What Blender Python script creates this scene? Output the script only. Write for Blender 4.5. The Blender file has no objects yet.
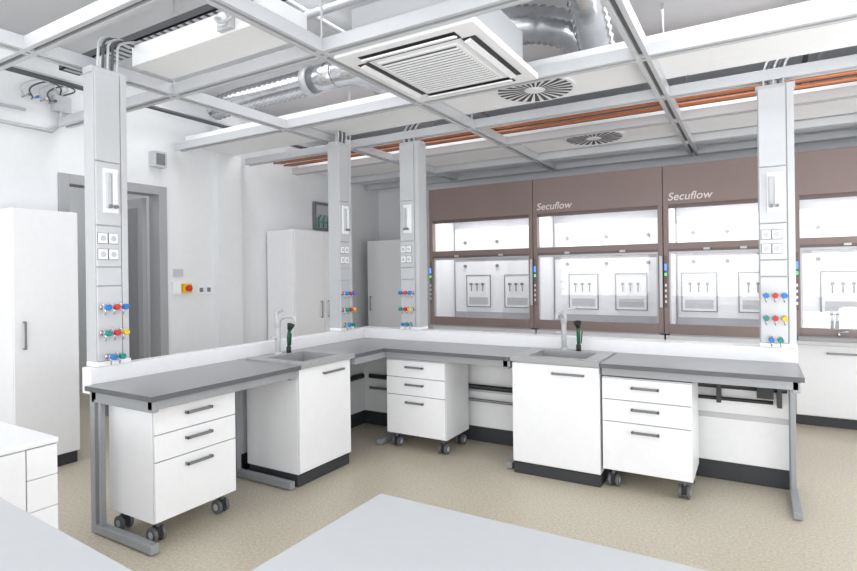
import bpy, bmesh, math, random
from mathutils import Vector, Matrix
random.seed(3)
S=bpy.context.scene
try: S.view_settings.view_transform='Standard'
except Exception: pass

def lin(c):
    c=c/255.0
    return c/12.92 if c<=0.04045 else ((c+0.055)/1.055)**2.4
def mat(name,rgb,rough=0.5,metal=0.0,emit=0.0,var=0.0,scale=20,coat=0):
    m=bpy.data.materials.new(name); m.use_nodes=True
    nt=m.node_tree; b=nt.nodes['Principled BSDF']
    col=(lin(rgb[0]),lin(rgb[1]),lin(rgb[2]),1)
    b.inputs['Base Color'].default_value=col
    b.inputs['Roughness'].default_value=rough
    b.inputs['Metallic'].default_value=metal
    if emit:
        b.inputs['Emission Color'].default_value=col; b.inputs['Emission Strength'].default_value=emit
    tc=nt.nodes.new('ShaderNodeTexCoord'); n=nt.nodes.new('ShaderNodeTexNoise')
    n.inputs['Scale'].default_value=scale; n.inputs['Detail'].default_value=3
    nt.links.new(tc.outputs['Object'],n.inputs['Vector'])
    r=nt.nodes.new('ShaderNodeValToRGB')
    v=max(var,0.012)
    r.color_ramp.elements[0].position=0.3; r.color_ramp.elements[1].position=0.7
    r.color_ramp.elements[0].color=tuple(c*(1-v) for c in col[:3])+(1,)
    r.color_ramp.elements[1].color=tuple(min(1,c*(1+v)) for c in col[:3])+(1,)
    nt.links.new(n.outputs['Fac'],r.inputs['Fac']); nt.links.new(r.outputs['Color'],b.inputs['Base Color'])
    return m
WALL=mat('wall_paint',(230,232,235),0.7)
CEIL=mat('ceiling_paint',(218,220,223),0.8)
WHITE=mat('white_laminate',(240,241,244),0.35)
PANEL=mat('white_metal_panel',(244,245,247),0.4)
COLM=mat('column_aluminium',(190,193,196),0.4)
ALU=mat('aluminium_profile',(198,200,204),0.35,0.2)
ALUD=mat('profile_groove',(105,107,111),0.5,0.3)
TOP=mat('worktop_grey',(146,147,150),0.3,var=0.03,scale=120)
EDGE=mat('worktop_edge',(92,93,98),0.5)
FRAME=mat('steel_frame_grey',(155,158,162),0.4,0.2)
TABLE=mat('table_light_grey',(194,196,200),0.35)
SINK=mat('sink_ceramic_grey',(160,161,163),0.3)
FAUC=mat('faucet_grey',(190,192,195),0.3)
HANDLE=mat('handle_grey',(128,130,134),0.35,0.4)
BLACK=mat('plinth_dark',(54,56,60),0.5)
RUB=mat('black_plastic',(34,36,38),0.45)
GAP=mat('gap_shade_trim_grey',(120,121,124),0.7)  # gap shade put in as grey colour; also plain grey trim
BROWN=mat('hood_taupe',(139,122,119),0.4)
BROWN2=mat('hood_taupe_dark',(112,96,95),0.4)
GREY=mat('door_grey',(165,166,170),0.5)
GREYD=mat('door_grey_dark',(142,143,147),0.5)
DUCT=mat('galvanised_duct',(205,207,210),0.22,0.9,var=0.12,scale=9)
COPPER=mat('copper_pipe',(196,122,84),0.4,0.4)
COND=mat('conduit_dark',(82,84,87),0.5)
CAST=mat('caster_grey',(100,102,107),0.45)
RED=mat('tap_red',(205,50,45),0.4)
BLUE=mat('tap_blue',(40,120,200),0.4)
YEL=mat('tap_yellow',(235,195,40),0.4)
GRN=mat('tap_green',(20,140,130),0.4)
DKG=mat('hose_green',(20,90,60),0.4)
CHR=mat('chrome',(200,202,205),0.2,0.9)
LEDB=mat('led_blue',(60,110,255),0.4,0,3)
LEDG=mat('led_green',(70,230,120),0.4,0,1.5)
LOGO=mat('logo_print',(228,220,219),0.5)
FL=bpy.data.materials.new('vinyl_floor'); FL.use_nodes=True
nt=FL.node_tree;b=nt.nodes['Principled BSDF']; b.inputs['Roughness'].default_value=0.4
tc=nt.nodes.new('ShaderNodeTexCoord'); n=nt.nodes.new('ShaderNodeTexNoise'); n.inputs['Scale'].default_value=60;n.inputs['Detail'].default_value=6;n.inputs['Roughness'].default_value=0.85
nt.links.new(tc.outputs['Object'],n.inputs['Vector'])
r=nt.nodes.new('ShaderNodeValToRGB'); e=r.color_ramp.elements
e[0].position=0.36;e[1].position=0.60
e[0].color=(lin(170),lin(161),lin(143),1); e[1].color=(lin(208),lin(200),lin(183),1)
nt.links.new(n.outputs['Fac'],r.inputs['Fac']); nt.links.new(r.outputs['Color'],b.inputs['Base Color'])
GL=bpy.data.materials.new('sash_glass'); GL.use_nodes=True
nt=GL.node_tree; nt.nodes.clear()
o=nt.nodes.new('ShaderNodeOutputMaterial'); mx=nt.nodes.new('ShaderNodeMixShader'); t=nt.nodes.new('ShaderNodeBsdfTransparent'); g=nt.nodes.new('ShaderNodeBsdfGlossy')
g.inputs['Roughness'].default_value=0.02; mx.inputs[0].default_value=0.04
t.inputs['Color'].default_value=(0.99,0.99,0.99,1)
nt.links.new(t.outputs[0],mx.inputs[1]);nt.links.new(g.outputs[0],mx.inputs[2]);nt.links.new(mx.outputs[0],o.inputs[0])

class M:
    def __init__(s,name,bevel=0.0025):
        s.name=name;s.bm=bmesh.new();s.mats=[];s.bevel=bevel
    def mi(s,m):
        if m not in s.mats: s.mats.append(m)
        return s.mats.index(m)
    def box(s,a,b,m,top=None,rot=None):
        a2=[min(a[i],b[i]) for i in range(3)];b2=[max(a[i],b[i]) for i in range(3)]
        vs=[s.bm.verts.new((x,y,z)) for z in (a2[2],b2[2]) for y in (a2[1],b2[1]) for x in (a2[0],b2[0])]
        if rot:
            c=Vector([(a2[i]+b2[i])/2 for i in range(3)])
            for v in vs: v.co=c+rot@(v.co-c)
        F=[(0,2,3,1),(4,5,7,6),(0,1,5,4),(2,6,7,3),(0,4,6,2),(1,3,7,5)]
        for k,f in enumerate(F):
            fc=s.bm.faces.new([vs[i] for i in f]); fc.material_index=s.mi(top if (top and k==1) else m)
    def cyl(s,a,b,r,m,seg=16,r2=None,caps=True):
        a=Vector(a);b=Vector(b);d=b-a
        q=d.to_track_quat('Z','Y'); r2=r if r2 is None else r2
        A=[];B=[]
        for i in range(seg):
            t=2*math.pi*i/seg; v=Vector((math.cos(t),math.sin(t),0))
            A.append(s.bm.verts.new(a+q@(v*r)));B.append(s.bm.verts.new(b+q@(v*r2)))
        k=s.mi(m)
        for i in range(seg):
            j=(i+1)%seg; f=s.bm.faces.new((A[i],A[j],B[j],B[i])); f.material_index=k; f.smooth=True
        if caps:
            f=s.bm.faces.new(A[::-1]);f.material_index=k
            f=s.bm.faces.new(B);f.material_index=k
    def tube(s,pts,r,m,seg=12):
        pts=[Vector(p) for p in pts]; rings=[];k=s.mi(m)
        up=None
        for i,p in enumerate(pts):
            if i==0: d=pts[1]-p
            elif i==len(pts)-1: d=p-pts[i-1]
            else: d=(pts[i+1]-p).normalized()+(p-pts[i-1]).normalized()
            d.normalize()
            if up is None:
                up=Vector((0,0,1)) if abs(d.z)<0.9 else Vector((1,0,0))
            x=up.cross(d).normalized(); y=d.cross(x).normalized(); up=y
            rr=r[i] if isinstance(r,(list,tuple)) else r
            rings.append([s.bm.verts.new(p+x*math.cos(2*math.pi*j/seg)*rr+y*math.sin(2*math.pi*j/seg)*rr) for j in range(seg)])
        for A,B in zip(rings,rings[1:]):
            for i in range(seg):
                j=(i+1)%seg; f=s.bm.faces.new((A[i],A[j],B[j],B[i])); f.material_index=k; f.smooth=True
        f=s.bm.faces.new(rings[0][::-1]);f.material_index=k
        f=s.bm.faces.new(rings[-1]);f.material_index=k
    def sph(s,c,r,m,seg=12):
        k=s.mi(m)
        ret=bmesh.ops.create_uvsphere(s.bm,u_segments=seg,v_segments=8,radius=r,matrix=Matrix.Translation(c))
        for v in ret['verts']:
            for f in v.link_faces: f.material_index=k; f.smooth=True
    def done(s):
        bmesh.ops.recalc_face_normals(s.bm,faces=s.bm.faces[:])
        xs=[v.co.x for v in s.bm.verts];ys=[v.co.y for v in s.bm.verts];zs=[v.co.z for v in s.bm.verts]
        o=Vector(((min(xs)+max(xs))/2,(min(ys)+max(ys))/2,min(zs)))
        for v in s.bm.verts: v.co-=o
        me=bpy.data.meshes.new(s.name); s.bm.to_mesh(me); s.bm.free()
        for m in s.mats: me.materials.append(m)
        ob=bpy.data.objects.new(s.name,me); ob.location=o; S.collection.objects.link(ob)
        if s.bevel:
            md=ob.modifiers.new('bevel','BEVEL'); md.width=s.bevel; md.segments=1; md.limit_method='ANGLE'; md.angle_limit=math.radians(50)
        return ob

def flex(m,pts,r,mt,n=40,amp=0.006):
    P=[Vector(p) for p in pts]; L=[0]
    for a,b in zip(P,P[1:]): L.append(L[-1]+(b-a).length)
    out=[];rs=[]
    for i in range(n+1):
        t=L[-1]*i/n
        k=max(j for j in range(len(L)-1) if L[j]<=t+1e-9)
        f=(t-L[k])/(L[k+1]-L[k]); out.append(P[k].lerp(P[k+1],f)); rs.append(r+(amp if i%2 else -amp))
    m.tube(out,rs,mt,20)
def smooth(pts,it=2):
    P=[Vector(p) for p in pts]
    for _ in range(it):
        Q=[P[0]]
        for a,b in zip(P,P[1:]): Q+=[a.lerp(b,.25),a.lerp(b,.75)]
        P=Q+[P[-1]]
    return P

XL,XR,YB,YF,ZC=-5.4,4.2,7.5,-2.6,3.65
# ---------- room
f=M('floor',0); f.box((-8.2,YF-.1,-.1),(XR+.1,YB+.1,0),FL); f.done()
c=M('ceiling',0); c.box((-8.2,YF-.1,ZC),(XR+.1,YB+.1,ZC+.1),CEIL); c.done()
w=M('wall_left',0)
D0,D1,DZ=2.66,3.54,2.42
w.box((XL-.15,YF,0),(XL,D0-.09,ZC),WALL);w.box((XL-.15,D1+.09,0),(XL,YB,ZC),WALL);w.box((XL-.15,D0-.09,DZ+.09),(XL,D1+.09,ZC),WALL)
w.box((XL,4.22,0),(XL+.09,4.56,ZC),WALL)
w.done()
w=M('wall_back',0); w.box((XL-.15,YB,0),(XR,YB+.1,ZC),WALL); w.done()
w=M('wall_right',0)
w.box((XR,YF,0),(XR+.12,YB,0.9),WALL);w.box((XR,YF,2.7),(XR+.12,YB,ZC),WALL)
for y in (YF,0.6,3.6,6.4): w.box((XR,y,.9),(XR+.12,y+(.6 if y<6 else 1.1),2.7),WALL)
w.done()
w=M('wall_front',0)
w.box((XL,YF-.12,0),(XR,YF,0.9),WALL);w.box((XL,YF-.12,2.8),(XR,YF,ZC),WALL)
for x in (XL,-2.4,.6,3.6): w.box((x,YF-.12,.9),(x+.5,YF,2.8),WALL)
w.done()
w=M('wall_corridor',0)
w.box((-8.2,1.6,0),(-8.1,4.8,ZC),WALL); w.box((-8.1,1.5,0),(XL-.15,1.6,ZC),WALL); w.box((-8.1,4.8,0),(XL-.15,4.9,ZC),WALL)
w.done()
d=M('door_1')
d.box((XL-.16,D0-.09,0),(XL+.02,D0,DZ+.09),GREY);d.box((XL-.16,D1,0),(XL+.02,D1+.09,DZ+.09),GREY);d.box((XL-.16,D0,DZ),(XL+.02,D1,DZ+.09),GREY)
d.box((XL-1.04,D1-.07,0.01),(XL-.17,D1-.02,DZ-.02),GREY)
d.box((XL-.95,D1-.075,0.1),(XL-.26,D1-.069,DZ-.12),GREYD)
d.cyl((XL-.95,D1-.07,1.05),(XL-.95,D1-.13,1.05),.012,CHR);d.cyl((XL-.95,D1-.13,1.05),(XL-.82,D1-.13,1.05),.011,CHR)
d.done()
d=M('door_2')
d.box((-8.09,2.9,0),(-8.04,4.0,2.2),GREY); d.box((-8.04,3.0,.01),(-8.02,3.9,2.1),GREYD);d.box((-8.02,3.1,1.0),(-8.01,3.3,1.9),TABLE);d.done()

# ---------- service columns
def column(face,cx,cy,w=.22,dp=.16,z0=1.002,z1=2.86):
    m=M('service_column')
    def P(u,n,z): return (cx+u,cy-n,z) if face=='-Y' else (cx+n,cy+u,z)
    def bx(u0,n0,za,u1,n1,zb,mt): m.box(P(u0,n0,za),P(u1,n1,zb),mt)
    h=w/2
    bx(-h,-dp/2,z0,h,dp/2-.012,z1,COLM)
    js=[z0+.03,z0+.5,1.62,1.88,2.28,z1-.02]
    for a,b2 in zip(js,js[1:]): bx(-h+.006,dp/2-.012,a+.003,h-.05,dp/2,b2-.003,ALU)
    bx(h-.044,dp/2-.012,z0,h-.004,dp/2-.002,z1,ALU)
    bx(-h-.002,-dp/2,z0,h+.002,dp/2+.006,z0+.03,PANEL)
    n=dp/2
    bx(-.06,n,1.96,.035,n+.012,2.24,WHITE); bx(-.045,n+.012,1.99,-.02,n+.03,2.21,TABLE); bx(-.01,n+.012,1.99,.018,n+.03,2.21,WHITE)
    m.cyl(P(-.03,n+.02,2.0),P(-.03,n+.05,2.0),.012,HANDLE);m.cyl(P(.005,n+.02,2.0),P(.005,n+.05,2.0),.012,HANDLE)
    for zz in (1.70,1.80):
        for u in (-.065,.0):
            bx(u-.028,n,zz-.032,u+.028,n+.012,zz+.032,WHITE); m.cyl(P(u,n+.008,zz),P(u,n+.013,zz),.019,TABLE)
            bx(u-.031,n,zz-.035,u+.031,n+.006,zz+.035,GAP)
    rows=[(1.37,[BLUE,RED,BLUE]),(1.21,[GRN,RED,YEL]),(1.06,[BLUE,GRN])]
    for z,cs in rows:
        for i,cc in enumerate(cs):
            u=-.07+i*.055+(0.03 if len(cs)==2 else 0)
            m.cyl(P(u,n,z),P(u,n+.012,z),.02,CHR,14); m.cyl(P(u,n,z),P(u,n+.06,z),.008,CHR,10)
            m.cyl(P(u,n+.05,z),P(u,n+.082,z),.018,cc,12); m.cyl(P(u,n+.035,z+.0),P(u,n+.035,z-.05),.007,CHR,8,.004)
            m.sph(P(u,n+.035,z),.014,CHR,10)
    bx(-.03,-.03,z1,.03,.03,2.96,ALU)
    bx(-h-.01,-.05,z1-.03,h+.01,.05,z1+.01,ALU)
    for k in range(5):
        u=-.07+.03*k
        m.tube(smooth([P(u,0.04,z1),P(u,0.05,z1+.1),P(u+.03,.0,z1+.2),P(u+.12,-.06,z1+.27),P(u+.28,-.08,z1+.25+.02*k)],1),.008,COND if k%2 else TABLE,8)
    return m.done()
column('+X',-3.555,1.98,.21,.12); column('+X',-3.57,4.30,.2,.14); column('-Y',-2.94,4.67); column('-Y',.135,4.67)

# ---------- bench
bx0,bx1=-3.5,-2.83; by0,by1=3.98,4.585; XE=.25; YE=1.8
sp=M('service_spine',.002)
sp.box((-3.60,YE+.04,.84),(bx0-.002,4.76,1.0),WHITE); sp.box((bx0-.002,by1+.003,.84),(XE,4.76,1.0),WHITE)
sp.box((-3.62,YE+.45,.14),(-3.52,4.74,.84),PANEL); sp.box((-3.52,4.60,.14),(XE-.02,4.74,.84),PANEL)
sp.box((-3.61,YE+.46,0),(-3.53,4.73,.14),BLACK); sp.box((-3.53,4.61,0),(XE-.03,4.73,.14),BLACK)
sp.box((-3.2,4.594,.46),(XE-.05,4.6,.50),ALU)
sp.done()
b=M('lab_bench',0.002)
T0,T1=.87,.90
def wt(x0,y0,x1,y1): b.box((x0,y0,T0),(x1,y1,T1),EDGE,top=TOP)
SL=(2.95,3.57); SR=(-1.64,-.96)
wt(bx0,YE,bx1,SL[0]); wt(bx0,SL[1],bx1,by1); wt(bx0,SL[0],bx0+.08,SL[1])
wt(bx1,by0,SR[0],by1); wt(SR[1],by0,XE,by1); wt(SR[0],by1-.06,SR[1],by1)
def rail(p,q): b.box(p,q,FRAME)
rail((bx1-.08,YE+.03,.815),(bx1-.03,SL[0]-.02,.868)); rail((bx0+.02,YE+.03,.815),(bx0+.07,by0,.868))
rail((bx1,by0+.03,.815),(SR[0]-.01,by0+.08,.868)); rail((SR[1]+.01,by0+.03,.815),(XE-.03,by0+.08,.868))
rail((bx1-.05,SL[1]+.01,.815),(bx1,by0+.08,.868))
for y in (YE+.03,SL[0]-.06,):
    rail((bx0+.0,y,0),(bx0+.05,y+.04,.868)); rail((bx0+.02,y,.80),(bx1-.04,y+.04,.866))
    rail((bx0+.05,y-.002,0.01),(bx1-.06,y+.045,.06))
rail((bx0+.09,YE+.03,.06),(bx0+.115,YE+.06,.8))
for x in (-2.98,SR[0]-.07,XE-.06):
    rail((x,by1-.07,0),(x+.04,by1-.02,.868)); rail((x,by0+.03,.80),(x+.04,by1-.02,.866)); rail((x-.002,by0+.08,.01),(x+.045,by1-.07,.055))
rail((XE-.055,by1-.12,.05),(XE-.025,by1-.10,.8))
b.tube([(-3.47,3.62,.52),(-3.47,4.50,.52)],.028,RUB); b.tube([(-3.40,4.53,.52),(-1.7,4.53,.52)],.024,RUB)
b.tube([(-3.40,4.53,.40),(-1.7,4.53,.40)],.014,HANDLE);b.tube([(-.95,4.5,.72),(.18,4.5,.72)],.022,RUB)
b.tube([(-.95,4.53,.62),(.1,4.53,.62)],.014,RUB)
b.box((0.0,4.44,.66),(.1,4.56,.78),RUB)
for x in (-.25,.12): b.box((x,4.46,.6),(x+.03,4.57,.86),BLACK)
b.done()

# ---------- sinks, taps
def basin(name,x0,y0,x1,y1,hx0,hy0,hx1,hy1):
    m=M(name,.004); z0,z1=.872,.912
    m.box((x0,y0,z0),(x1,hy0,z1),SINK);m.box((x0,hy1,z0),(x1,y1,z1),SINK);m.box((x0,hy0,z0),(hx0,hy1,z1),SINK);m.box((hx1,hy0,z0),(x1,hy1,z1),SINK)
    zb=.79;t=.012
    m.box((hx0-t,hy0-t,zb),(hx0,hy1+t,z0),SINK);m.box((hx1,hy0-t,zb),(hx1+t,hy1+t,z0),SINK)
    m.box((hx0,hy0-t,zb),(hx1,hy0,z0),SINK);m.box((hx0,hy1,zb),(hx1,hy1+t,z0),SINK)
    m.box((hx0,hy0,zb-.005),(hx1,hy1,zb),SINK)
    cx,cy=(hx0+hx1)/2,(hy0+hy1)/2; m.cyl((cx,cy,zb),(cx,cy,zb+.004),.03,CHR)
    return m.done()
basin('lab_sink',bx0+.085,SL[0]+.003,bx1+.005,SL[1]-.003,bx0+.2,SL[0]+.10,bx1-.08,SL[1]-.10)
basin('lab_sink',SR[0]+.003,by0-.005,SR[1]-.003,by1-.065,SR[0]+.12,by0+.09,SR[1]-.12,by1-.17)
def faucet(x,y,dx,dy,sx,sy):
    m=M('lab_faucet',.001); z=.912
    m.cyl((x,y,z),(x,y,z+.02),.032,FAUC,20,.026); m.cyl((x,y,z+.02),(x,y,z+.27),.021,FAUC,18)
    m.cyl((x,y,z+.22),(x,y,z+.30),.026,FAUC,18)
    m.tube(smooth([(x,y,z+.26),(x+dx*.05,y+dy*.05,z+.30),(x+dx*.12,y+dy*.12,z+.315),(x+dx*.19,y+dy*.19,z+.31),(x+dx*.2,y+dy*.2,z+.27)]),.013,FAUC,12)
    m.tube([(x,y,z+.29),(x-dx*.02,y-dy*.02,z+.33),(x-dx*.05+sx*.1,y-dy*.05+sy*.1,z+.35)],[.018,.014,.01],FAUC,12)
    m.cyl((x-sx*.02,y-sy*.02,z+.14),(x-sx*.07,y-sy*.07,z+.14),.014,FAUC); 
    m.done()
    e=M('eyewash_shower',.001); x+=sx*.12;y+=sy*.12
    e.cyl((x,y,z),(x,y,z+.05),.02,RUB); e.tube([(x,y,z+.05),(x,y,z+.12),(x+dx*.01,y+dy*.01,z+.19)],[.013,.016,.014],DKG)
    e.cyl((x+dx*.01,y+dy*.01,z+.19),(x+dx*.03,y+dy*.03,z+.235),.018,RUB,16,.032)
    e.cyl((x+.02,y,z+.06),(x+.03,y,z+.16),.005,RUB,8)
    e.done()
faucet(-3.35,3.23,1,0,0,1); faucet(-1.36,4.47,0,-1,1,0)

def pedestal(face,a0,a1,fr,dep,z0=.135,z1=.80):
    m=M('mobile_drawer_pedestal',.003)
    def P(a,n,z): return (a,fr+n,z) if face=='-Y' else (fr-n,a,z)
    def bx(a,n,z,a_,n_,z_,mt): m.box(P(a,n,z),P(a_,n_,z_),mt)
    bx(a0,.02,z0,a1,dep,z1,WHITE)
    bx(a0+.01,.012,z0+.01,a1-.01,.02,z1-.01,GAP)
    H=z1-z0; zs=[z0+.004,z0+H*.53,z0+H*.765,z1-.004]
    for k in range(3):
        za,zb=zs[k]+.003,zs[k+1]-.003
        bx(a0+.002,0,za,a1-.002,.014,zb,WHITE)
        c=(a0+a1)/2; zh=zb-.055
        bx(c-.09,-.03,zh-.008,c+.09,-.022,zh+.01,HANDLE); bx(c-.09,-.03,zh-.008,c-.08,0,zh+.008,HANDLE); bx(c+.08,-.03,zh-.008,c+.09,0,zh+.008,HANDLE)
    for a in (a0+.06,a1-.06):
        for n in (.07,dep-.06):
            m.cyl(P(a,n,z0),P(a,n,.085),.012,CAST,10); 
            for s in (-1,1):
                p=Vector(P(a+s*.017,n+.015,.045)); q=Vector(P(a+s*.037,n+.015,.045)); m.cyl(p,q,.045,CAST,20)
                r1=Vector(P(a+s*.0375,n+.015,.045)); r2=Vector(P(a+s*.039,n+.015,.045)); m.cyl(r1,r2,.022,TABLE,14)
            bx(a-.016,n-.02,.03,a+.016,n+.035,.09,RUB)
    return m.done()
pedestal('+X',1.90,2.47,-2.96,.46)
pedestal('-Y',-2.86,-2.26,4.06,.44); pedestal('-Y',-.955,-.37,4.03,.46)
def sinkunit(face,a0,a1,fr,dep):
    m=M('sink_base_cabinet',.003)
    def P(a,n,z): return (a,fr+n,z) if face=='-Y' else (fr-n,a,z)
    def bx(a,n,z,a_,n_,z_,mt): m.box(P(a,n,z),P(a_,n_,z_),mt)
    bx(a0,.02,.09,a1,dep,.785,WHITE); bx(a0,.02,.785,a1,.06,.868,WHITE); bx(a0,.06,.785,a0+.018,dep,.868,WHITE);bx(a1-.018,.06,.785,a1,dep,.868,WHITE)
    bx(a0+.001,0,.1,a1-.001,.018,.862,WHITE)
    bx(a0,.035,0,a1,dep-.02,.09,BLACK); bx(a0,.02,.0,a1,.035,.085,BLACK)
    zh=.80; 
    bx(a1-.34,-.03,zh-.008,a1-.1,-.022,zh+.01,HANDLE); bx(a1-.34,-.03,zh-.008,a1-.33,0,zh+.008,HANDLE); bx(a1-.11,-.03,zh-.008,a1-.1,0,zh+.008,HANDLE)
    return m.done()
sinkunit('+X',2.97,3.56,-2.87,.56); sinkunit('-Y',-1.63,-.97,4.0,.50)

# ---------- fume hoods
def hood(x0,W=1.5,logo=True,shelf=False):
    m=M('fume_hood',.002); x1=x0+W; F=6.55; B=7.42
    m.box((x0+.004,F,2.28),(x1-.004,F+.03,2.71),BROWN); m.box((x0+.004,F+.03,2.36),(x1-.004,B,2.70),PANEL)
    for a,b_ in ((x0+.004,x0+.055),(x1-.055,x1-.004)):
        m.box((a,F,.86),(b_,F+.09,2.28),BROWN); m.box((a,F+.09,.86),(b_,B,2.36),PANEL)
    m.box((x0+.055,B-.03,.86),(x1-.055,B,2.36),PANEL)
    m.box((x0+.055,F+.03,.84),(x1-.055,B-.03,.90),TABLE)
    m.box((x0+.055,F-.005,.86),(x1-.055,F+.03,.97),BROWN)
    m.box((x0+.055,F+.02,2.24),(x1-.055,F+.05,2.28),BROWN2)
    m.box((x0+.055,F+.005,1.79),(x1-.055,F+.04,1.86),BROWN); m.box((x0+.055,F,1.765),(x1-.055,F+.02,1.792),BROWN2)
    m.box((x0+.055,F+.03,1.74),(x1-.055,F+.05,1.765),ALU)
    for k in (x0+.055,x1-.075): m.box((k,F+.03,.97),(k+.02,F+.05,1.74),ALU)
    m.box((x0+.4,F-.02,1.775),(x0+.46,F,1.80),ALU); m.box((x1-.46,F-.02,1.775),(x1-.4,F,1.80),ALU)
    yb=B-.25
    m.box((x0+.08,yb,1.0),(x1-.08,yb+.012,1.72),WHITE); m.box((x0+.08,yb,1.76),(x1-.08,yb+.012,2.2),WHITE)
    m.box((x0+.06,yb+.02,.9),(x1-.06,yb+.03,2.36),TABLE)
    for x in (x0+.25,(x0+x1)/2,x1-.25):
        m.cyl((x,yb-.03,2.0),(x,yb,2.0),.022,HANDLE); m.cyl((x,yb-.03,1.66),(x,yb,1.66),.022,HANDLE)
    dx=.295
    for x in ((x0+x1)/2-dx,(x0+x1)/2+dx):
        w=.18; za,zb=1.08,1.52
        m.box((x-w,yb-.012,za),(x+w,yb,zb),PANEL)
        for q in ((x-w-.01,za-.01,x-w,zb+.01),(x+w,za-.01,x+w+.01,zb+.01),(x-w,za-.01,x+w,za),(x-w,zb,x+w,zb+.01)):
            m.box((q[0],yb-.02,q[1]),(q[2],yb,q[3]),HANDLE)
        # recessed lower tray and small taps
        m.box((x-w+.03,yb-.016,za+.03),(x+w-.03,yb-.012,za+.13),TABLE)
        for k in (-.09,0,.09):
            m.cyl((x+k,yb-.012,1.40),(x+k,yb-.07,1.40),.012,CHR,8); m.cyl((x+k,yb-.06,1.40),(x+k,yb-.06,1.30),.007,HANDLE,8); m.cyl((x+k,yb-.06,1.4),(x+k,yb-.085,1.4),.018,HANDLE,10)
    for s in (0,1):
        xx=x0+.01 if s==0 else x1-.04
        m.box((xx,F-.012,1.15),(xx+.03,F,1.72),ALU if s else BROWN2)
    m.box((x0+.014,F-.016,1.56),(x0+.036,F-.012,1.63),LEDB); m.box((x0+.014,F-.016,1.50),(x0+.036,F-.012,1.53),LEDG)
    for zz in (1.2,1.26,1.32,1.38): m.box((x0+.016,F-.016,zz),(x0+.034,F-.012,zz+.03),WHITE)
    m.box((x0+.055,F+.022,1.86),(x1-.055,F+.026,2.24),GL); m.box((x0+.075,F+.036,.97),(x1-.075,F+.040,1.74),GL)
    m.box((x0+.01,F+.07,.10),(x1-.01,B,.84),WHITE); m.box((x0+.01,F+.09,0),(x1-.01,B,.10),BLACK)
    hw=(W-.024)/2
    for k in (0,1):
        a=x0+.012+k*hw; m.box((a+.001,F+.05,.11),(a+hw-.003,F+.068,.80),WHITE)
        c=a+hw/2
        m.box((c-.12,F+.02,.72),(c+.12,F+.028,.738),HANDLE);m.box((c-.12,F+.02,.722),(c-.11,F+.05,.736),HANDLE);m.box((c+.11,F+.02,.722),(c+.12,F+.05,.736),HANDLE)
    if shelf:
        m.box((x0+.02,F-.16,.865),(x1-.02,F-.008,.90),TOP)
        for x in (x0+.35,x0+.75):
            m.cyl((x,F-.06,.90),(x,F-.06,.95),.012,CHR,10); m.cyl((x,F-.06,.94),(x+.07,F-.10,.955),.010,CHR,10)
    ob=m.done()
    if logo:
        cu=bpy.data.curves.new('logo_text','FONT'); cu.body='Secuflow'; cu.size=.12; cu.extrude=.001; cu.offset=.001; cu.shear=.2
        t=bpy.data.objects.new('logo_text',cu); S.collection.objects.link(t); t.data.materials.append(LOGO)
        t.parent=ob; t.location=Vector((x0+.05,F-.002,2.325))-ob.location; t.rotation_euler=(math.pi/2,0,0)
    l=bpy.data.lights.new('hood_lamp','AREA'); l.shape='RECTANGLE'; l.size=W-.3; l.size_y=.25; l.energy=8.5; l.color=(1,1,1)
    lo=bpy.data.objects.new('hood_lamp',l); S.collection.objects.link(lo); lo.parent=ob; lo.location=Vector((x0+W/2,F+.3,2.33))-ob.location
hood(-3.87,1.5,False);hood(-2.37);hood(-.87,1.2);hood(.33,1.5,False,True);hood(1.83,1.5)

# ---------- tall cabinets
def tall(name,face,a0,a1,fr,dep,z1,doors=1,hside=0):
    m=M(name,.003)
    def P(a,n,z): return (a,fr+n,z) if face=='-Y' else (fr-n,a,z)
    def bx(a,n,z,a_,n_,z_,mt): m.box(P(a,n,z),P(a_,n_,z_),mt)
    bx(a0,.02,.1,a1,dep,z1,WHITE); bx(a0+.01,.03,0,a1-.01,dep,.1,BLACK); bx(a0+.005,.014,.11,a1-.005,.02,z1-.01,GAP)
    w=(a1-a0)/doors
    for k in range(doors):
        p=a0+k*w; bx(p+.003,0,.105,p+w-.003,.016,z1-.003,WHITE)
        h=p+.07 if (hside==0 and k%2==0 and doors==1) or k%2==1 else p+w-.07
        bx(h-.01,-.035,1.0,h+.008,-.027,1.22,HANDLE); bx(h-.01,-.035,1.0,h+.008,0,1.01,HANDLE);bx(h-.01,-.035,1.21,h+.008,0,1.22,HANDLE)
    return m.done()
tall('tall_storage_cabinet','+X',2.02,2.50,-4.93,.46,2.11)
tall('tall_storage_cabinet','+X',5.02,6.10,-4.9,.48,2.13,2)
tall('tall_storage_cabinet','-Y',-5.2,-4.55,6.9,.55,2.08,1)

# ---------- foreground tables and cabinet
t=M('lab_table',.003)
t.box((-.967,.45,.87),(1.3,1.334,.90),EDGE,top=TABLE)
for x in (-.92,1.2):
    for y in (.5,1.24): t.box((x,y,0),(x+.05,y+.05,.87),FRAME)
t.box((-.87,1.25,.8),(1.2,1.28,.87),FRAME);t.box((-.87,.51,.8),(1.2,.54,.87),FRAME)
t.done()
t=M('lab_table',.003)
t.box((-2.82,-.05,.87),(-1.07,.76,.90),EDGE,top=TABLE)
for x in (-2.77,-1.17):
    for y in (.0,.67): t.box((x,y,0),(x+.05,y+.05,.87),FRAME)
t.box((-2.72,.68,.8),(-1.17,.71,.87),FRAME)
tb=t.done(); tb.rotation_euler=(0,0,math.radians(-3.5))
m=M('drawer_cabinet',.003)
m.box((-3.55,.88,.06),(-2.93,1.37,.76),WHITE); m.box((-3.53,.90,0),(-2.97,1.35,.06),BLACK)
m.box((-3.56,.87,.762),(-2.91,1.375,.785),WHITE)
m.box((-2.93,.88,.07),(-2.912,1.235,.755),WHITE); m.box((-2.93,1.238,.07),(-2.926,1.37,.755),GAP)
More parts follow.
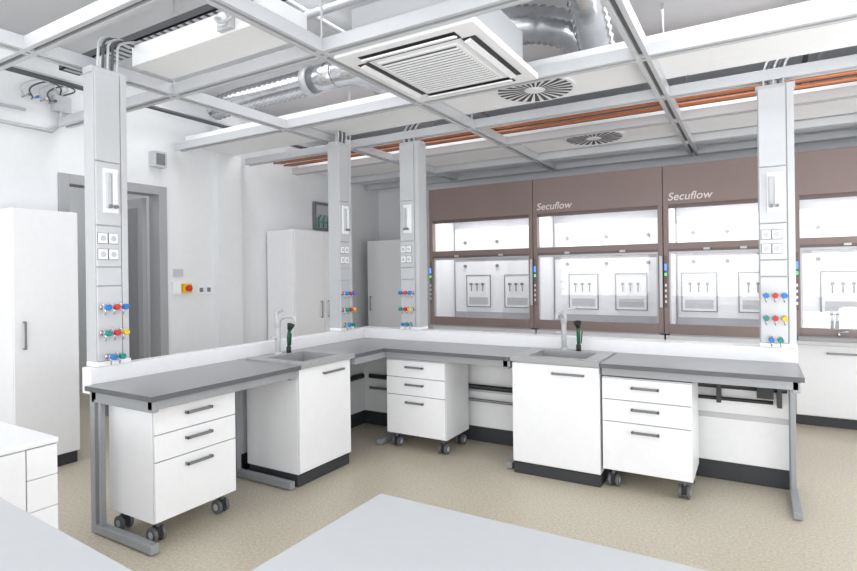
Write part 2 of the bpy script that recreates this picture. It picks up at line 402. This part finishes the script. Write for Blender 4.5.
for za,zb in ((.07,.30),(.303,.46),(.463,.61),(.613,.755)):
    m.box((-2.926,1.24,za),(-2.912,1.37,zb),WHITE)
m.done()

# ---------- ceiling system
g=M('ceiling_grid',.002)
ZB=2.90
def beamY(x,y0,y1,z=ZB):
    g.box((x-.045,y0,z),(x-.015,y1,z+.08),ALU);g.box((x+.015,y0,z),(x+.045,y1,z+.08),ALU);g.box((x-.015,y0,z+.02),(x+.015,y1,z+.078),ALUD)
def beamX(y,x0,x1,z=ZB):
    g.box((x0,y-.045,z+.001),(x1,y-.015,z+.079),ALU);g.box((x0,y+.015,z+.001),(x1,y+.045,z+.079),ALU);g.box((x0,y-.015,z+.022),(x1,y+.015,z+.076),ALUD)
for x in (-3.72,-2.27,-.60,1.05,2.7): beamY(x,-1.0,7.2)
for y in (.2,1.62,2.58,3.72,4.66,5.44,6.42,7.1): beamX(y,-5.3,3.9)
for x in (-3.72,-2.27,-.6,1.05,2.7):
    for y in (.2,2.58,4.66,6.42): g.cyl((x,y,ZB+.08),(x,y,ZC),.008,ALU,8)
g.done()
def plank(x0,y0,x1,y1,z=2.985,h=.09):
    m=M('ceiling_panel',.004); m.box((x0,y0,z),(x1,y1,z+h),PANEL); m.done()
plank(-5.3,3.80,3.9,4.46); plank(-5.3,5.50,3.9,6.36); plank(-3.66,2.22,-2.33,2.52,3.0,.14); plank(-5.3,6.5,3.9,7.0)
# air conditioner
a=M('ceiling_air_conditioner',.004)
x0,y0,x1,y1=-2.22,2.63,-1.27,3.66; zc=2.885
a.box((x0,y0,zc),(x1,y1,zc+.04),WHITE); a.box((x0+.08,y0+.08,zc+.04),(x1-.08,y1-.08,3.2),TABLE)
gx=.19
a.box((x0+gx,y0+gx,zc-.012),(x1-gx,y1-gx,zc),WHITE)
a.box((x0+gx+.02,y0+gx+.02,zc-.016),(x1-gx-.02,y1-gx-.02,zc-.012),COND)
n=16
for i in range(n):
    y=y0+gx+.025+(y1-y0-2*gx-.05)*(i+.5)/n; a.box((x0+gx+.015,y-.010,zc-.022),(x1-gx-.015,y+.010,zc-.015),WHITE)
for q in ((x0+.14,y0+.06,x1-.14,y0+.15),(x0+.14,y1-.15,x1-.14,y1-.06),(x0+.06,y0+.16,x0+.15,y1-.16),(x1-.15,y0+.16,x1-.06,y1-.16)):
    a.box((q[0],q[1],zc-.004),(q[2],q[3],zc),RUB)
    if q[2]-q[0]>q[3]-q[1]: a.box((q[0]+.01,q[1]+.015,zc-.02),(q[2]-.01,q[3]-.035,zc-.008),WHITE,rot=Matrix.Rotation(.25,3,'X'))
    else: a.box((q[0]+.015,q[1]+.01,zc-.02),(q[2]-.035,q[3]-.01,zc-.008),WHITE,rot=Matrix.Rotation(-.25,3,'Y'))
a.done()
def diffuser(x,y):
    m=M('swirl_air_diffuser',0); z=2.985
    m.cyl((x,y,z-.012),(x,y,z),.31,WHITE,48); m.cyl((x,y,z-.016),(x,y,z-.012),.05,WHITE,24)
    for i in range(24):
        t=2*math.pi*i/24; r0,r1=.08,.285
        R=Matrix.Rotation(t,3,'Z'); 
        p=[R@Vector(v) for v in ((r0,-.006,0),(r1,-.021,0),(r1,.021,0),(r0,.006,0))]
        vs=[m.bm.verts.new((x+v.x,y+v.y,z-.0135)) for v in p]; f=m.bm.faces.new(vs); f.material_index=m.mi(RUB)
    m.done()
diffuser(-1.46,4.12); diffuser(-1.46,5.95)
d=M('ventilation_duct',0)
flex(d,[(-4.95,3.9,3.34),(-4.5,3.88,3.36),(-3.9,3.87,3.36),(-3.55,3.86,3.36)],.11,DUCT,40,.010)
d.cyl((-3.57,3.86,3.36),(-3.50,3.86,3.36),.135,ALU,24); d.cyl((-3.50,3.86,3.36),(-3.2,3.84,3.36),.12,DUCT,24)
d.tube(smooth([(-3.2,3.84,3.36),(-3.02,3.84,3.36),(-3.0,4.02,3.36),(-3.0,5.0,3.36)]),.12,DUCT,20)
d.done()
d=M('ventilation_duct',0)
flex(d,smooth([(-1.95,3.50,3.27),(-1.6,3.80,3.38),(-1.35,4.1,3.46),(-1.12,4.25,3.36),(-1.1,4.35,3.08)]),.135,DUCT,44,.008)
d.done()
d=M('ventilation_duct',0)
flex(d,smooth([(-.98,3.55,3.64),(-.98,3.85,3.42),(-.98,4.05,3.25),(-.98,4.2,3.08)]),.125,DUCT,28,.008)
d.done()
p=M('copper_pipes',0)
for i in range(9):
    yy=4.90+.06*i; zz=3.0+.010*(i%3)
    p.tube([(-5.3,yy,zz),(3.9,yy,zz)],.014,(COPPER,COPPER,RUB)[i%3],10)
p.done()
p=M('cable_tray',.001)
p.box((-5.0,2.40,3.30),(-2.5,2.56,3.31),COND); p.box((-5.0,2.40,3.30),(-2.5,2.41,3.36),COND);p.box((-5.0,2.55,3.30),(-2.5,2.56,3.36),COND)
for i in range(30): p.box((-4.95+i*.08,2.41,3.295),(-4.91+i*.08,2.55,3.30),ALU)
p.done()
p=M('ceiling_conduits',0)
for i,(x,z) in enumerate(((-5.0,3.2),(-5.1,3.25),(-3.3,3.52),(-2.9,3.55),(.4,3.4),(.5,3.4))):
    p.tube([(x,-.5,z),(x,7.3,z)],.02,ALU if i%2 else COND,10)
for y,z in ((1.2,3.4),(3.1,3.5),(6.9,3.15),(7.1,3.2),(5.0,3.3)): p.tube([(-5.3,y,z),(3.9,y,z)],.03,ALU,10)
p.done()
s=M('ceiling_socket_box',.003)
s.box((-2.74,2.185,3.01),(-2.62,2.219,3.12),TABLE); s.cyl((-2.68,2.185,3.065),(-2.68,2.165,3.065),.04,WHITE,20)
s.tube(smooth([(-2.68,2.165,3.065),(-2.68,2.12,3.05),(-2.60,2.10,2.99),(-2.50,2.13,3.03),(-2.46,2.16,3.14),(-2.46,2.20,3.25)]),.010,TABLE,8)
s.done()

# ---------- wall fittings
m=M('emergency_stop_panel',.001)
x=XL+.001
m.box((x,3.68,1.37),(x+.03,3.78,1.50),WHITE);
m.box((x,3.80,1.38),(x+.05,3.90,1.48),YEL); m.cyl((x+.05,3.85,1.43),(x+.08,3.85,1.43),.035,RED)
m.box((x,3.70,1.56),(x+.01,3.82,1.64),TABLE)
m.done()
m=M('light_switch_plate',.001)
for k in (0,.1): m.box((x,4.0+k,1.36),(x+.012,4.085+k,1.45),WHITE); m.box((x+.012,4.02+k,1.38),(x+.018,4.065+k,1.43),GAP)
m.done()
m=M('wall_speaker',.003); m.box((x,3.44,2.70),(x+.1,3.58,2.86),TABLE); m.box((x+.1,3.46,2.72),(x+.105,3.56,2.84),GAP); m.done()
m=M('pipe_valve_box',.001)
ya,yb_,za,zb=5.88,6.32,2.2,2.6
m.box((x,ya,za),(x+.01,yb_,zb),TABLE)
for q in ((ya,za,ya+.03,zb),(yb_-.03,za,yb_,zb),(ya+.03,za,yb_-.03,za+.03),(ya+.03,zb-.03,yb_-.03,zb)): m.box((x+.01,q[0],q[1]),(x+.06,q[2],q[3]),GAP)
for k in range(3): m.tube([(x+.04,5.98+k*.1,2.24),(x+.04,5.98+k*.1,2.36),(x+.05,6.02+k*.08,2.42)],.012,GRN,8)
m.tube([(x+.03,5.93,2.32),(x+.03,6.27,2.32)],.010,CHR,8)
m.done()
m=M('wall_junction_box',.001)
m.box((x,2.52,3.05),(x+.07,2.66,3.19),TABLE)
for k in range(4):
    y=2.30+k*.07
    m.cyl((x,y,3.12),(x+.1,y,3.12),.008,CHR,8); m.cyl((x+.09,y,3.12),(x+.115,y,3.12),.012,(CHR,BLUE,CHR,COND)[k],10)
    m.tube(smooth([(x+.03,y,3.12),(x+.04,y-.05,3.2),(x+.06,y+.1,3.3),(x+.1,y+.2,3.26),(x+.03,2.58,3.19)]),.007,COND if k%2 else TABLE,8)
m.tube([(x+.05,1.2,2.86),(x+.05,2.5,2.86),(x+.05,2.56,2.92),(x+.05,2.58,3.05)],.018,ALU,8)
m.tube([(x+.05,1.2,3.0),(x+.05,2.3,3.0)],.014,ALU,8)
m.done()

# ---------- lights
def area(n,loc,rot,sx,sy,e,col=(1,1,1)):
    l=bpy.data.lights.new(n,'AREA'); l.shape='RECTANGLE'; l.size=sx; l.size_y=sy; l.energy=e; l.color=col
    o=bpy.data.objects.new(n,l); o.location=loc; o.rotation_euler=rot; S.collection.objects.link(o)
for i,xx in enumerate((-3.65,-.65,2.35)): area('window_daylight',(xx,YF+.01,1.85),(math.radians(90),0,0),2.4,1.9,54,(.99,.995,1))
for yy in (-.7,2.4,5.3): area('window_daylight',(XR-.01,yy,1.8),(math.radians(90),0,math.radians(90)),2.3,1.8,32,(.99,.995,1))
for xx in (-4.45,-3.0,-.1,1.9):
    for yy in (1.0,3.15,4.95): area('added_ceiling_fill',(xx,yy,3.6),(0,0,0),1.1,.9,11.5)  # added fill lights above the grid, not known fixtures
area('corridor_luminaire',(-6.8,3,3.6),(0,0,0),1,1,26)
# added low fill lights, made up to brighten the ceiling panel undersides
area('added_uplight',(1.2,-1.6,.5),(math.radians(160),0,math.radians(10)),2.0,1.2,100,(.96,.985,1))
area('added_uplight',(2.6,3.2,.35),(math.radians(180),math.radians(-12),0),1.6,1.6,75,(.96,.985,1))
W=bpy.data.worlds.new('w'); S.world=W; W.use_nodes=True; W.node_tree.nodes['Background'].inputs[0].default_value=(1,1,1,1); W.node_tree.nodes['Background'].inputs[1].default_value=1.0

# ---------- camera
cam=bpy.data.cameras.new('cam'); co=bpy.data.objects.new('camera',cam); S.collection.objects.link(co)
cam.sensor_width=36; cam.lens=550.6/857*36; cam.shift_y=-11.3/857; cam.clip_start=.05
co.matrix_world=Matrix.Translation((0,0,1.55))@Matrix.Rotation(math.radians(30.67),4,'Z')@Matrix.Rotation(math.radians(90),4,'X')@Matrix.Rotation(math.radians(-.73),4,'Z')
S.camera=co
